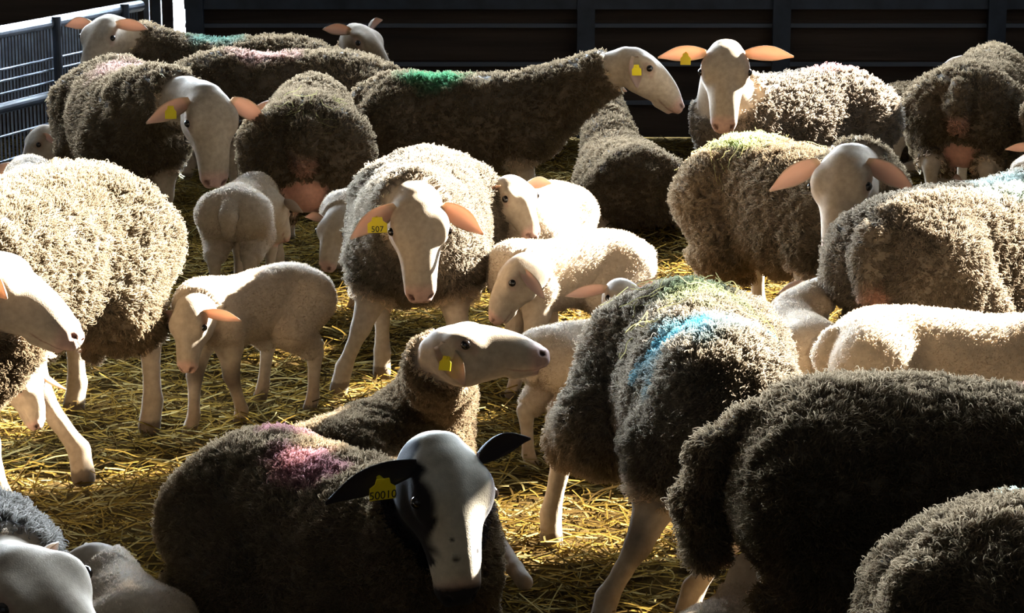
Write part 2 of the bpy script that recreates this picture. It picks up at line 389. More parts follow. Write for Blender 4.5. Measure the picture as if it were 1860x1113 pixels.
def animal(name, label, cat, K, loc, yaw, head, scale=1., lying=False, hooves=None, res=None, ears=None, tags=(), skin=(.45, .36, .265), woolc=(.104, .076, .047),
           marks=(), neckwool=.75, udder=None, tailspec=None, group=None, paint=None, bow=0., wide=1., headsc=1., lumps=1., near=None, hairlen=None, dirty=1., dens=1., seed=0, kneedark=False, thighwool=.78, eye_open=1.):
    """Local frame: x forward, y left, z up. head = (world poll xyz, yaw, pitch, roll)."""
    ya = math.radians(yaw); cy, sy = math.cos(ya), math.sin(ya)
    Rz = np.array([[cy, -sy, 0], [sy, cy, 0], [0, 0, 1]])
    base = np.array([loc[0], loc[1], 0.])
    def tol(w): return ((np.asarray(w, float) - base) @ Rz) / scale      # world -> local
    hp, hy, hpi, hr = head
    hp = tol(hp); a = math.radians(hy - yaw); b = math.radians(hpi); r = math.radians(hr)
    hf = np.array([math.cos(a) * math.cos(b), math.sin(a) * math.cos(b), math.sin(b)])
    l0 = np.array([-math.sin(a), math.cos(a), 0]); u0 = np.cross(hf, l0)
    hlft = l0 * math.cos(r) + u0 * math.sin(r); hup = np.cross(hf, hlft)
    HR = np.stack([hf, hlft, hup], 1); hl = K['hl'] * headsc; SV = hl * np.array([K['hx'], K['hy'], 1])
    dz = -(K['torso'][5][2] - .02) if lying else 0.
    tr = [(x, t + dz, max(b_ + dz, .0), w * wide * (1.10 if lying else 1)) for x, t, b_, w in K['torso']]
    torso = Loft(tr, n=2.2, r=.03 if K is EWE else .018, egg=.12 if lying else .04, sm=5)
    off = np.array([0, 0, dz])
    n0 = np.array(K['n0']) + off
    c1 = n0 + np.array([.55, 0, .35]) * np.linalg.norm(hp - n0) * .45
    pe = hp - hf * .0 - hup * .035 * hl
    c2 = pe - hup * .10 * hl - hf * .05 * hl
    ts = np.linspace(0, 1, 7)
    neck = [(1 - t) ** 3 * n0 + 3 * (1 - t) ** 2 * t * c1 + 3 * (1 - t) * t * t * c2 + t ** 3 * pe for t in ts]
    nr = [K['n0r'] * (1 - t) + K['pollr'] * headsc * t - .012 * math.sin(math.pi * t) for t in ts]
    legs = []
    lr, hr_ = K['legr'], K['hlegr']
    kk = 1. if K is EWE else .6
    for side in (1, -1):
        m = np.array([1, side, 1.])
        for fore in (True, False):
            key = ('L' if side > 0 else 'R') + ('F' if fore else 'H')
            if lying:
                if fore:
                    s_ = np.array(K['sh']) * m + off; e_ = s_ + np.array([.02, side * .03 * kk, -.10 * kk]); e_[2] = max(e_[2], .07 * kk)
                    kn = np.array([s_[0] + .17 * kk, s_[1] + side * .02, .045 * kk]); ft = np.array([s_[0] + .02, s_[1] - side * .02, .035 * kk]); ho = ft + np.array([-.06 * kk, 0, -.008])
                    if hooves and key in hooves:
                        ho = tol(hooves[key]); kn = (s_ + ho) / 2 + np.array([0, 0, .02]); ft = ho + (kn - ho) * .2
                    legs.append((key, [s_, e_, kn, ft, ho], [lr[0], lr[1], lr[2] * 1.1, lr[4], lr[5] * .9]))
                else:
                    s_ = np.array(K['hip']) * m + off; e_ = np.array([s_[0] + .20 * kk, s_[1] + side * .09 * kk, .15 * kk]); kn = np.array([s_[0] - .06 * kk, s_[1] + side * .12 * kk, .05 * kk]); ft = np.array([s_[0] + .16 * kk, s_[1] + side * .13 * kk, .035 * kk]); ho = ft + np.array([.06 * kk, 0, -.006])
                    s_[2] = max(s_[2], .18 * kk)
                    legs.append((key, [s_, e_, kn, ft, ho], [hr_[0], hr_[1], hr_[2], hr_[4], hr_[5] * .9]))
                continue
            ho = np.array([*(K['fore'] if fore else K['hind']), 0.]) * m
            if hooves and key in hooves: ho = tol((*hooves[key], 0)); ho[2] = 0
            ho[2] = .022 * kk
            if fore:
                s_ = np.array(K['sh']) * m; e_ = np.array(K['elb']) * m; e_ = e_ + (ho - e_) * np.array([.15, .15, 0])
                f = (e_[2] - K['knee']) / (e_[2] - .02)
                kn = e_ + (ho - e_) * f + np.array([.014 * kk, 0, 0]); kn[2] = K['knee']
                ft = ho + np.array([-.022 * kk, 0, .062 * kk]) + (kn - ho) * np.array([.2, .2, 0])
                cn = kn * .5 + ft * .5
                legs.append((key, [s_, e_, kn, cn, ft, ho], [lr[0], lr[1], lr[2], lr[3], lr[4], lr[5]]))
            else:
                s_ = np.array(K['hip']) * m; e_ = np.array(K['sti']) * m; e_ = e_ + (ho - np.array([*K['hind'], 0]) * m) * np.array([.35, .35, 0])
                hk = ho + np.array([-.062 * kk, 0, K['hock']]) + (e_ - ho) * np.array([.12, .3, 0])
                ft = ho + np.array([-.024 * kk, 0, .064 * kk])
                cn = hk * .5 + ft * .5
                legs.append((key, [s_, e_, hk, cn, ft, ho], [hr_[0], hr_[1], hr_[2], hr_[3], hr_[4], hr_[5]]))
    tl = np.array(K['tail']) + off
    if tailspec == 'long': tpts = [tl + [.02, 0, .02], tl + [-.06, 0, -.04], tl + [-.09, 0, -.14], tl + [-.085, 0, -.235]]; trad = [.030, .028, .030, .018]
    elif tailspec == 'lamb': tpts = [tl, tl + [-.03, 0, -.03], tl + [-.035, 0, -.09]]; trad = [.025, .024, .017]
    else: tpts = [tl, tl + [-.022 * kk, 0, -.05 * kk], tl + [-.012 * kk, 0, -.14 * kk]]; trad = [.036 * kk, .034 * kk, .022 * kk]
    tpts = [np.array([p[0], p[1], max(p[2], .03)]) for p in tpts]
    kb = .07 if K is EWE else .04
    def parts(p):
        d0 = torso(p)
        dn = chain(p, neck, nr, .04)
        dh = head_sdf((p - hp) @ HR, SV)
        dup = None; dlo = None
        for key, pts, rad in legs:
            u = rcone(p, pts[0], pts[1], rad[0], rad[1]); dup = u if dup is None else np.minimum(dup, u)
            l = chain(p, pts[1:], rad[1:], .012 * kk); dlo = l if dlo is None else np.minimum(dlo, l)
        dt = chain(p, tpts, trad, .02)
        return d0, dn, dh, dup, dlo, dt
    def thighs(p):
        d = None
        for key, pts, rad in legs:
            if key[1] == 'H' or lying:
                t = thighwool if key[1] == 'H' else .35
                l = rcone(p, pts[1], pts[1] + (pts[2] - pts[1]) * t, rad[1], rad[1] + (rad[2] - rad[1]) * t); d = l if d is None else np.minimum(d, l)
        return d
    def f(p):
        d0, dn, dh, dup, dlo, dt = parts(p)
        d = smin(d0, dn, kb * 1.2); d = smin(d, dup, kb * .8); d = smin(d, dt, .025 * kk)
        if udder: d = smin(d, ellip(p, udder[0], udder[1]), .03); 
        if udder:
            for sgn in (1, -1): d = smin(d, rcone(p, np.array(udder[0]) + [.0, sgn * .05, -udder[1][2] * .8], np.array(udder[0]) + [.01, sgn * .075, -udder[1][2] - .02], .018, .010), .02)
        d = smin(d, dlo, .03 * kk); d = smin(d, dh, .035 * hl)
        return d
    ptsall = np.array([q for _, P_, _ in legs for q in P_] + neck + [hp + hf * .33 * hl, hp - hf * .1] + tpts + [np.array([x, s * w, z]) for x, t, b_, w in tr for s in (1, -1) for z in (t, b_)])
    lo = ptsall.min(0) - .14; hi = ptsall.max(0) + .14; lo[2] = max(lo[2], -.06)
    dist = loc[1]
    h = res or (.0085 if dist < 6.5 else .010 if dist < 8.6 else .013)
    h = h if not DRAFT else .016
    if K is LAMB: h *= .75
    V, F = surface_nets(f, lo, hi, h / 1.0)
    # drop strays: keep as is; normals
    Nn = vnormals(V, F)
    d0, dn, dh, dup, dlo, dt = parts(V)
    # neck parameter
    nd = np.stack([np.linalg.norm(V - q, axis=1) for q in neck], 1); nt = ts[np.argmin(nd, 1)]
    dth = thighs(V); dlo = np.where(dth < dlo + .004, .9, dlo)
    wg = np.minimum(np.minimum(np.minimum(d0, dth), dt), np.minimum(np.where(nt <= neckwool, dn, 9), np.where(V[:, 2] > K['thigh'] * .85 + (dz if not lying else -.2), dup, 9)))
    ng = np.minimum(np.minimum(dh, np.minimum(dlo, .9)), np.where(nt > neckwool, dn, 9))
    wool = sstep(-.018, .022, ng - wg) if K is EWE else np.clip(sstep(-.01, .03, ng - wg), 0, 1)
    if udder: wool *= sstep(.0, .03, ellip(V, udder[0], udder[1]))
    wool *= 1 - sstep(.02, -.01, dlo) * (V[:, 2] < K['thigh'] * (1. if not lying else .3))
    Vw = V * 1.0
    lump = noise(Vw, 9, seed) * .55 + noise(Vw, 24, seed + 1) * .5 + noise(Vw, 52, seed + 2) * .33
    V = V + Nn * (wool * (K['wool'] * (1 + .55 * lumps * lump * (1 if K is EWE else .25))))[:, None]
    if lying or True: V[:, 2] = np.maximum(V[:, 2], .002)
    Nn = vnormals(V, F)
    # colours
    sk = np.array(skin); wc = np.array(woolc)
    col = np.tile(sk, (len(V), 1))
    if K is EWE:
        dirt = np.clip(.5 + .6 * noise(Vw, 4, seed + 5) + .25 * noise(Vw, 14, seed + 6), 0, 1)[:, None]
        wcol = wc * (1.12 - .35 * dirt * dirty) * np.array([1.0, 1.0, 1.0])
        low = sstep(.42, .24, V[:, 2] - dz)[:, None] * .35 * dirty          # soiled lower fleece
        wcol = wcol * (1 - low) + np.array([.16, .105, .055]) * low
        col = col * (1 - wool[:, None]) + wcol * wool[:, None]
        lg = (sstep(.24, .05, V[:, 2]) * (dlo < .012))[:, None] * .35 * dirty
        col = col * (1 - lg) + np.array([.25, .17, .09]) * lg
    else:
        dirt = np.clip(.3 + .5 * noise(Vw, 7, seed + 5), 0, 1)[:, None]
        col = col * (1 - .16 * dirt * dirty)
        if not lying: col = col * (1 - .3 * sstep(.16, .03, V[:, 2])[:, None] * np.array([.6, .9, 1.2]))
    if kneedark:
        for key, pts, rad in legs:
            if key[1] == 'F':
                dk = np.linalg.norm((V - pts[2]) / np.array([1, 1, 1.6]), axis=1); w_ = sstep(.05, .02, dk)[:, None] * .85
                col = col * (1 - w_) + np.array([.07, .045, .03]) * w_
    q = (V - hp) @ HR / SV; onh = (dh < .02)
    def blend(c, w_):
        w_ = (w_ * onh)[:, None]; col[:] = col * (1 - w_) + np.array(c) * w_
    qs = q.copy(); qs[:, 1] = np.abs(qs[:, 1])
    blend((.60, .36, .29), sstep(.27, .315, q[:, 0]) * .8)
    blend((.16, .08, .06), sstep(.005, -.001, rcone(qs, (.334, .012, -.058), (.322, .034, -.038), .0055, .0065) - .002))
    ml = np.abs(q[:, 2] - np.interp(q[:, 0], [.20, .225, .26, .30, .34], [-.082, -.090, -.098, -.096, -.090]))
    blend((.20, .10, .08), sstep(.0055, .001, ml) * sstep(.205, .235, q[:, 0]) * .85)
    blend((.34, .23, .17), sstep(.034, .018, np.linalg.norm((qs - [.088, .096, .014]) / [1.5, 1, 1.], axis=1)) * .75)
    blend((.45, .30, .24), sstep(.02, .008, np.linalg.norm((qs - [.114, .082, -.012]), axis=1)) * .6)
    if udder:
        w_ = sstep(.03, -.01, ellip(V, udder[0], udder[1]))[:, None]; col = col * (1 - w_) + np.array([.58, .27, .19]) * w_
    if paint is not None: paint(q, col, onh, dh, dn, V)
    # hooves
    for key, pts, rad in legs:
        dk = np.linalg.norm(V - pts[-1], axis=1) - rad[-1]; w_ = (sstep(.03 * kk, .0, dk) * (V[:, 2] < .045 * kk))[:, None] * .8
        col = col * (1 - w_) + np.array([.10, .07, .045]) * w_
    for mk in marks:
        c, rr, cc = np.array(mk[0]) + off * (1 if len(mk) < 4 else 0), np.array(mk[1]), np.array(mk[2])
        w_ = sstep(1.1, .35, np.linalg.norm((V - c) / rr, axis=1) + .35 * noise(Vw, 18, seed + 9))[:, None] * .9
        col = col * (1 - w_) + cc * w_
    col = np.clip(col, 0, 1)
    root = thing(name, label, cat, (loc[0], loc[1], 0), ya, group)
    # ears (same mesh, own material slot)
    EV, EF, EC = [], [], []
    ear = ears or ((-.12, 1, -.25), (-.12, -1, -.25))
    tag_at = []
    for side, e in zip((1, -1), ear):
        d = HR.T @ (np.array([math.cos(a), math.sin(a), 0]) * e[0] + l0 * e[1] + np.array([0, 0, 1.]) * e[2]); L = (e[3] if len(e) > 3 else .165); d = d / np.linalg.norm(d); ov = e[4] if len(e) > 4 else (.9, .45 * side, -.25); opn = HR.T @ (np.array([math.cos(a), math.sin(a), 0]) * ov[0] + l0 * ov[1] + np.array([0, 0, 1.]) * ov[2])
        nrm = opn - d * (opn @ d); nrm /= np.linalg.norm(nrm); sd_ = np.cross(d, nrm)
        rt = np.array([-.004, side * .074, .012])
        nu_, nv_ = 14, 9
        us = np.linspace(0, 1, nu_); vv = np.linspace(-1, 1, nv_)
        st = len(EV)
        for layer in (0, 1):
            for i, u in enumerate(us):
                wv = (.019 + .022 * math.sin(math.pi * min(u * 1.05 + .02, 1) ** .85)) * (1 - max(0, u - .55) ** 2 * 3.6) if u < .995 else .004
                wv = max(wv, .004)
                for v in vv:
                    th_ = (.0045 * (1 - abs(v) ** 4) + .0007) * (1 if u < .97 else .4)
                    cup = .55 * wv * (abs(v) ** 2 - .5) * (1 - .35 * u)
                    p = rt + d * L * u + sd_ * wv * v * (1 - .18 * (1 - u)) + nrm * (cup + (th_ if layer == 0 else -th_)) + HR.T @ np.array([0, 0, -.022 * u * u]) - nrm * .018 * math.sin(math.pi * u * .9)
                    EV.append(hp + HR @ (p * SV))
                    inn = layer == 0 and abs(v) < .8 and .1 < u < .93
                    cc = np.array([.58, .42, .35]) if inn else sk
                    if paint is not None and hasattr(paint, 'ear'): cc = np.array(paint.ear)
                    EC.append(cc)
        n1 = nu_ * nv_
        for i in range(nu_ - 1):
            for j in range(nv_ - 1):
                a_ = st + i * nv_ + j
                EF.append((a_, a_ + nv_, a_ + nv_ + 1, a_ + 1)); b_ = a_ + n1
                EF.append((b_, b_ + 1, b_ + nv_ + 1, b_ + nv_))
            for j in (0, nv_ - 1):
                a_ = st + i * nv_ + j; t_ = (a_, a_ + n1, a_ + n1 + nv_, a_ + nv_)
                EF.append(t_ if j == 0 else t_[::-1])
        for j in range(nv_ - 1):
            a_ = st + (nu_ - 1) * nv_ + j; EF.append((a_, a_ + n1, a_ + n1 + 1, a_ + 1))
        tag_at.append((rt + d * L * .42 + nrm * .012, d, nrm, sd_))
    nb = len(V)
    EF = np.array(EF) + nb
    AV = np.concatenate([V, np.array(EV)]) * scale; AF = np.concatenate([F, EF])
    body = mesh_obj('body', AV, AF, [M_COAT, M_EAR], root, matidx=np.concatenate([np.zeros(len(F)), np.ones(len(EF))]))
    at = body.data.attributes.new('Col', 'FLOAT_COLOR', 'POINT')
    at.data.foreach_set('color', np.concatenate([np.concatenate([col, np.array(EC)]), np.ones((len(AV), 1))], 1).astype(np.float32).ravel())
    at = body.data.attributes.new('wool', 'FLOAT', 'POINT')
    at.data.foreach_set('value', np.concatenate([wool * (1. if K is EWE else .35), np.zeros(len(EV))]).astype(np.float32))
    # eyes
    for side in (1, -1):
        c = hp + HR @ (np.array([.088, side * .0895, .014]) * SV)
        ve, fe = sphere((0, 0, 0), .0175 * hl * (1.1 if K is LAMB else 1))
        mesh_obj('eye', (np.array(ve) + c) * scale, fe, M_EYE, root)
    # ear tags
    for side, kind in tags:
        p, d, nrm, sd_ = tag_at[0 if side == 'L' else 1]
        q0 = hp + HR @ (p * SV); dn_ = HR @ d; nn = HR @ nrm; 
        dwn = np.array([0, 0, -1.]); dwn = dwn - nn * (dwn @ nn) * .6; dwn /= np.linalg.norm(dwn); sx = np.cross(dwn, nn); sx /= np.linalg.norm(sx); nn2 = np.cross(sx, dwn)
        w2, h2 = (.021, .048) if kind != 'wide' else (.030, .048)
        prof = [(-.5, 0), (.5, 0), (.6, .25), (1, .42), (1, 1), (-1, 1), (-1, .42), (-.6, .25)]
        tv = [q0 + sx * a_ * w2 + dwn * (b_ * h2 - .006) + nn2 * (.012 + e_) for e_ in (.0018, -.0018) for a_, b_ in prof]
        k_ = len(prof); tf = [tuple(range(k_)), tuple(range(2 * k_ - 1, k_ - 1, -1))] + [(i, i + k_, (i + 1) % k_ + k_, (i + 1) % k_) for i in range(k_)]
        to = mesh_obj('ear_tag', np.array(tv) * scale, tf, M_TAG, root, smooth=False); to['label'] = 'yellow plastic ear tag'
        sv, sf = tube(q0 + nn2 * -.012, q0 + nn2 * .017, .006, 10)
        mesh_obj('stud', np.array(sv) * scale, sf, M_TAG, to, smooth=False)
        if kind == 'wide':
            tx = bpy.data.curves.new('tag_number', 'FONT'); tx.body = '50010' if 'black' in label else '507'
            tx.size = .026 * scale; tx.align_x = 'CENTER'; tx.align_y = 'CENTER'; tx.extrude = .0004; tx.materials.append(M_TAGINK)
            t_f = bpy.data.objects.new('tag_text', tx); C.objects.link(t_f); bpy.context.view_layer.update()
            tme = bpy.data.meshes.new_from_object(t_f.evaluated_get(bpy.context.evaluated_depsgraph_get())); bpy.data.objects.remove(t_f)
            t_o = bpy.data.objects.new('tag_number', tme); C.objects.link(t_o); t_o.parent = to
            face = 1.
            wn = Rz @ nn2
            if (wn @ np.array([0, -1, .2])) < 0: face = -1.
            xa = -sx * face if True else sx
            X_ = np.cross(-dwn, nn2 * face)
            Mx = Matrix(((X_[0], -dwn[0], nn2[0] * face, 0), (X_[1], -dwn[1], nn2[1] * face, 0), (X_[2], -dwn[2], nn2[2] * face, 0), (0, 0, 0, 1)))
            pos = (q0 + dwn * (h2 * .66) + nn2 * (.012 + face * .0024)) * scale
            t_o.matrix_local = Matrix.Translation(Vector(pos)) @ Mx
    # wool strands
    if not DRAFT:
        tri = np.concatenate([F[:, [0, 1, 2]], F[:, [0, 2, 3]]])
        A = np.linalg.norm(np.cross(V[tri[:, 1]] - V[tri[:, 0]], V[tri[:, 2]] - V[tri[:, 0]]), axis=1) / 2
        wt = wool[tri].mean(1)
        if K is LAMB: wt = np.where(wt > .3, wt, .0)
        pr = A * np.clip(wt * 1.2 - .1, 0, 1) * (V[tri[:, 0], 2] > .05)
        rg = np.random.default_rng(seed + 100)
        if K is EWE:
            per = 10500 if dist < 6.3 else 8000 if dist < 8.6 else 4500
            nt_ = int(per * pr.sum() * dens); ns = 7 if dist < 6.3 else 6 if dist < 8.6 else 5; HL = hairlen or .0145
        else:
            nt_ = int(22000 * pr.sum() * dens) if dist < 7 else int(14000 * pr.sum() * dens); ns = 2; HL = hairlen or .004
        if nt_ > 10:
            ti = rg.choice(len(tri), nt_, p=pr / pr.sum())
            u = rg.random((nt_, 2)); fl = u.sum(1) > 1; u[fl] = 1 - u[fl]
            t3 = tri[ti]; w0 = 1 - u.sum(1)
            ctr = V[t3[:, 0]] * w0[:, None] + V[t3[:, 1]] * u[:, :1] + V[t3[:, 2]] * u[:, 1:]
            nn = Nn[t3[:, 0]]; cc = col[t3[:, 0]] * (.85 + .45 * rg.random((nt_, 1)))
            flow = np.stack([noise(ctr, 11, seed + k) for k in (21, 22, 23)], 1)
            lean = flow * (.75 if K is EWE else .25) + np.array([-.15, 0, -.30 if K is EWE else -.15]) + rg.normal(0, .22, (nt_, 3))
            lenv = HL * (.7 + .6 * rg.random(nt_)) * (.75 + .5 * np.clip(noise(ctr, 30, seed + 8) + .5, 0, 1))
            tip = ctr + (nn + lean) / np.linalg.norm(nn + lean, axis=1, keepdims=True) * lenv[:, None]
            sprd = .0062 if K is EWE else .004
            R0 = rg.normal(0, sprd, (nt_, ns, 3)); R0 -= nn[:, None] * (R0 * nn[:, None]).sum(2, keepdims=True)
            rootp = ctr[:, None] + R0 - nn[:, None] * .003
            tipp = tip[:, None] + R0 * .30 + rg.normal(0, .0028 if K is EWE else .0012, (nt_, ns, 3))
            kpt = 4 if K is EWE else 3
            tt = np.linspace(0, 1, kpt)
            wob = rg.normal(0, .0042 if K is EWE else .0006, (nt_, ns, 3))
            P_ = np.stack([rootp * (1 - t) + tipp * t + wob * math.sin(math.pi * t) + (nn[:, None] * .25 * lenv[:, None, None]) * math.sin(math.pi * t) for t in tt], 2)
            P_ = P_.reshape(-1, kpt, 3)
            P_[:, :, 2] = np.maximum(P_[:, :, 2], .004)
            r0 = .00115 if K is EWE else .0006
            if dist > 8.6: r0 *= 1.5
            Rr = np.tile(r0 * np.array([1, .9, .65, .25])[:kpt] if kpt == 4 else r0 * np.array([1, .8, .3]), (len(P_), 1))
            hc = np.repeat(cc, ns, 0) * (.88 + .3 * rg.random((len(P_), 1)))
            curves_obj('fleece', P_ * scale, Rr * scale, M_WOOL, root, np.clip(hc * (1.9 if K is EWE else 1.05), 0, .95))
    return root

# ------------------------------------------------------------------ the flock
GREEN = (.035, .12, .055); TEAL = (.010, .095, .125); PINK = (.42, .13, .13); SKINP = (.30, .175, .125)
EG = 'ewes standing in the barn'; LG = 'lambs among the ewes'; LY = 'ewes lying on the straw'
DROOP = ((.05, .75, -.62), (.05, -.75, -.62))
HANG = ((-.25, .55, -.75), (-.25, -.55, -.75))
OUT = ((-.10, 1, .0, .17), (-.10, -1, .0, .17))

# --- nearest: the dark-eared ewe lying in front
def black_face(q, col, onh, dh, dn, V):
    qs = q.copy(); qs[:, 1] = np.abs(qs[:, 1]); on = (dh < .03) | ((dn < .02) & (q[:, 0] < .05) & (q[:, 0] > -.25) & False)
    blk = np.array([.018, .015, .016])
    w_ = np.zeros(len(q))
    w_ = np.maximum(w_, sstep(.060, .042, np.linalg.norm((qs - [.090, .092, .0]) / [1.35, .9, 1.3], axis=1)))       # eye patch
    w_ = np.maximum(w_, sstep(-.012, -.03, q[:, 2] + .0 * q[:, 0] + .012 * np.sin(q[:, 0] * 40)) * (q[:, 0] > -.08) * (q[:, 0] < .24) * sstep(.034, .052, qs[:, 1]))   # cheeks
    th = np.interp(q[:, 0], [-.05, .05, .12, .2], [.060, .062, .058, .047])
    w_ = np.maximum(w_, sstep(0, .010, qs[:, 1] - th + .006 * np.sin(q[:, 0] * 60)) * sstep(.045, .028, q[:, 2]) * sstep(.235, .20, q[:, 0]))   # dark side of the head
    w_ = np.maximum(w_, sstep(.278, .298, q[:, 0] - .30 * np.maximum(q[:, 2] + .06, 0)) )                                     # muzzle tip
    w_ = np.maximum(w_, sstep(.04, .02, np.linalg.norm((qs - [.015, .09, .005]), axis=1)))                               # ear roots
    for sx, sy, sz, r_ in ((.225, .030, .02, .010), (.235, -.020, .012, .012), (.19, -.03, .03, .006)):
        w_ = np.maximum(w_, sstep(r_ * 1.2, r_ * .7, np.linalg.norm(q - [sx, sy, sz], axis=1)))
    w_ = np.maximum(w_, sstep(-.09, -.105, q[:, 2]) * (q[:, 0] < .25) * (q[:, 0] > -.1))
    w_ = (w_ * on)[:, None]
    col[:] = col * (1 - w_) + blk * w_
black_face.ear = (.03, .027, .03)
animal('ewe', 'ewe with black ears and black eye patches lying in front, facing the camera', 'sheep', EWE, (-0.385, 4.97), 312,
       ((-0.135, 4.6, 0.515), 295, -66, -5), lying=True, paint=black_face, tags=(('R', 'wide'),), marks=(((-.05, -.06, .68), (.16, .09, .12), (.20, .095, .10)), ((-.30, .05, .70), (.10, .08, .1), (.18, .09, .09))), neckwool=.6, seed=11, group=LY, res=.0075, ears=((-.1, .85, .3, .14), (-.05, -1, -.26, .21)), skin=(.54, .48, .38), scale=0.93, headsc=0.99)
animal('ewe', 'lying ewe, head raised in right profile, behind the black-eared ewe', 'sheep', EWE, (-0.35, 5.78), 62,
       ((-0.17, 5.56, 0.55), -6, 3, 0), lying=True, tags=(('R', 'n'),), neckwool=.86, seed=12, group=LY, res=.0075, ears=((-.25, .8, -.45), (.55, -.5, -.5, .16, (.0, -1, .25))), hooves={'RF': (.03, 5.22, .045)}, headsc=1.12, scale=0.74)
# --- teal marked ewe
animal('ewe', 'woolly ewe with a teal-blue paint mark on its back, neck turned away to the right', 'sheep', EWE, (0.455, 5.3), 274,
       ((.66, 4.86, .42), 340, -55, 0),
       hooves={'RF': (.20, 4.98), 'LF': (.40, 5.05), 'RH': (.10, 5.62), 'LH': (.47, 5.66)}, seed=13, neckwool=.9, group=EG, woolc=(0.112, 0.091, 0.066), kneedark=True, scale=0.97, wide=0.9, marks=(((.17, -.02, .64), (.17, .24, .14), TEAL), ((-.22, .02, .70), (.20, .16, .12), (.07, .08, .04))))
# --- big dark ewe front right and the corner ewe
animal('ewe', 'large dark ewe at front right with a long woolly tail hanging down', 'sheep', EWE, (0.95, 4.4), 352,
       ((1.55, 4.25, .62), 340, -40, 0), tailspec='long', marks=(((.28, .02, .70), (.22, .14, .16), (.24, .09, .09)),), seed=14, group=EG, lumps=.8, wide=1.05, thighwool=0.95, scale=1.02)
animal('ewe', 'woolly rump in the bottom right corner, in front of the long-tailed ewe', 'sheep', EWE, (1.1, 3.76), 25,
       ((1.6, 3.9, .62), 25, -40, 0), wide=1.05, marks=(((-.22, .10, .68), (.05, .05, .05), (.45, .55, .45)), ((-.05, -.12, .69), (.10, .08, .1), (.34, .17, .2))), seed=15, group=EG, scale=1.0, thighwool=0.95)
animal('lamb', 'smooth white lamb lying behind the long-tailed ewe at the bottom edge', 'lamb', LAMB, (0.45, 4.66), 60,
       ((0.53, 4.83, 0.22), 60, -20, 0), lying=True, seed=16, group=LG, scale=0.82)
# --- left foreground
animal('ewe', 'ewe entering from the left edge, pale head in profile and sunlit chest', 'sheep', EWE, (-1.7, 5.74), 0,
       ((-1.33, 5.66, 0.725), -8, -27, 0), tags=(('R', 'n'),), neckwool=.55, seed=17, group=EG, res=.0075, hooves={'LF': (-1.30, 5.80), 'RF': (-1.36, 5.62)}, ears=((-.2, .8, -.4), (.85, -.5, -.25, .165, (-.2, -1, .2))))
animal('lamb', 'lamb with lowered head and long pointed ear, behind the ewe entering at the left edge', 'lamb', LAMB, (-1.6, 6.04), 2,
       ((-1.315, 6.04, 0.355), -25, -62, 0), seed=18, group=LG, kneedark=True, ears=((.7, .35, -.5, .21), (-.3, -.5, -.5)), scale=0.85)
animal('ewe', 'grey ewe lying in the bottom left corner, head cut off by the frame', 'sheep', EWE, (-1.34, 4.74), 318,
       ((-0.94, 4.2, 0.42), 322, -28, 8), lying=True, neckwool=.5, seed=19, group=LY, woolc=(0.134, 0.120, 0.104), ears=((-.6, .5, -.6), (.7, -.6, -.3)))
animal('lamb', 'white lamb lying curled up beside the rump of the black-eared ewe', 'lamb', LAMB, (-0.86, 4.86), 115,
       ((-0.97, 5.02, 0.17), 190, -35, 0), lying=True, seed=20, group=LG, scale=0.82)
# --- left standing ewe with sunlit back
animal('ewe', 'woolly ewe at the left with brightly sunlit side and pink udder', 'sheep', EWE, (-1.43, 6.6), 250,
       ((-1.78, 6.14, 0.58), 195, -40, 0),
       seed=21, group=EG, woolc=(0.128, 0.102, 0.069), wide=1.05, kneedark=True, udder=((-.18, .03, .32), (.13, .10, .08)), scale=1.11, hooves={'LF': (-1.19, 6.18), 'LH': (-1.09, 6.72), 'RF': (-1.50, 6.38), 'RH': (-1.36, 6.95)})
# --- the sunlit lamb
animal('lamb', 'white lamb standing in the sun with lowered head and spread legs, left of centre', 'lamb', LAMB, (-0.8, 6.96), 224,
       ((-0.955, 6.7, 0.375), 258, -62, 6),
       ears=((-.05, 1, -.12, .19), (.0, -.8, -.5, .17)), kneedark=True, seed=22, group=LG, tailspec='lamb', scale=0.95, hooves={'RF': (-.97, 6.72), 'LF': (-.83, 6.83), 'LH': (-.63, 6.98), 'RH': (-.80, 7.12)})
# --- centre ewe
animal('ewe', 'ewe facing the camera in the centre, drooping ears and numbered yellow tag', 'sheep', EWE, (-.30, 7.52), 268,
       ((-0.285, 6.98, 0.645), 279, -72, -3), hooves={'RF': (-.555, 7.20), 'RH': (-.43, 7.42), 'LF': (-.15, 7.20), 'LH': (-.18, 7.85)}, udder=((-.20, 0, .31), (.12, .09, .08)),
       ears=((-.02, .80, -.55, .16), (-.02, -.85, -.55, .175)), tags=(('R', 'wide'),), neckwool=.72, seed=23, group=EG, woolc=(0.124, 0.102, 0.076), res=.0075, scale=0.99, wide=0.97, headsc=0.92)
animal('lamb', 'lamb peeking out from behind the left flank of the centre ewe', 'lamb', LAMB, (-.42, 8.42), 195,
       ((-0.635, 8.22, 0.385), 238, -58, 0), scale=1.0,
       ears=((-.1, 1, -.1, .15), (-.1, -1, .1, .15)), seed=24, group=LG)
animal('lamb', 'lamb with its head turned to the right behind the right shoulder of the centre ewe', 'lamb', LAMB, (0.11, 8.14), 258,
       ((0.005, 7.8, 0.575), 305, -42, 0), scale=1.08,
       ears=((-.1, 1, .05, .17), (-.2, -.8, -.4)), seed=25, group=LG)
animal('lamb', 'white lamb standing right of the centre ewe with big pink-lined ear', 'lamb', LAMB, (0.185, 7.38), 210,
       ((0.02, 7.06, 0.44), 195, -52, 0), wide=1.05,
       hooves={'LF': (.05, 7.05), 'RF': (.00, 7.16), 'LH': (.36, 7.32), 'RH': (.30, 7.55)}, ears=((-.35, .75, -.5, .20, (0, 1, .3)), (-.1, -1, 0)), seed=26, group=LG, tailspec='lamb', scale=1.02)
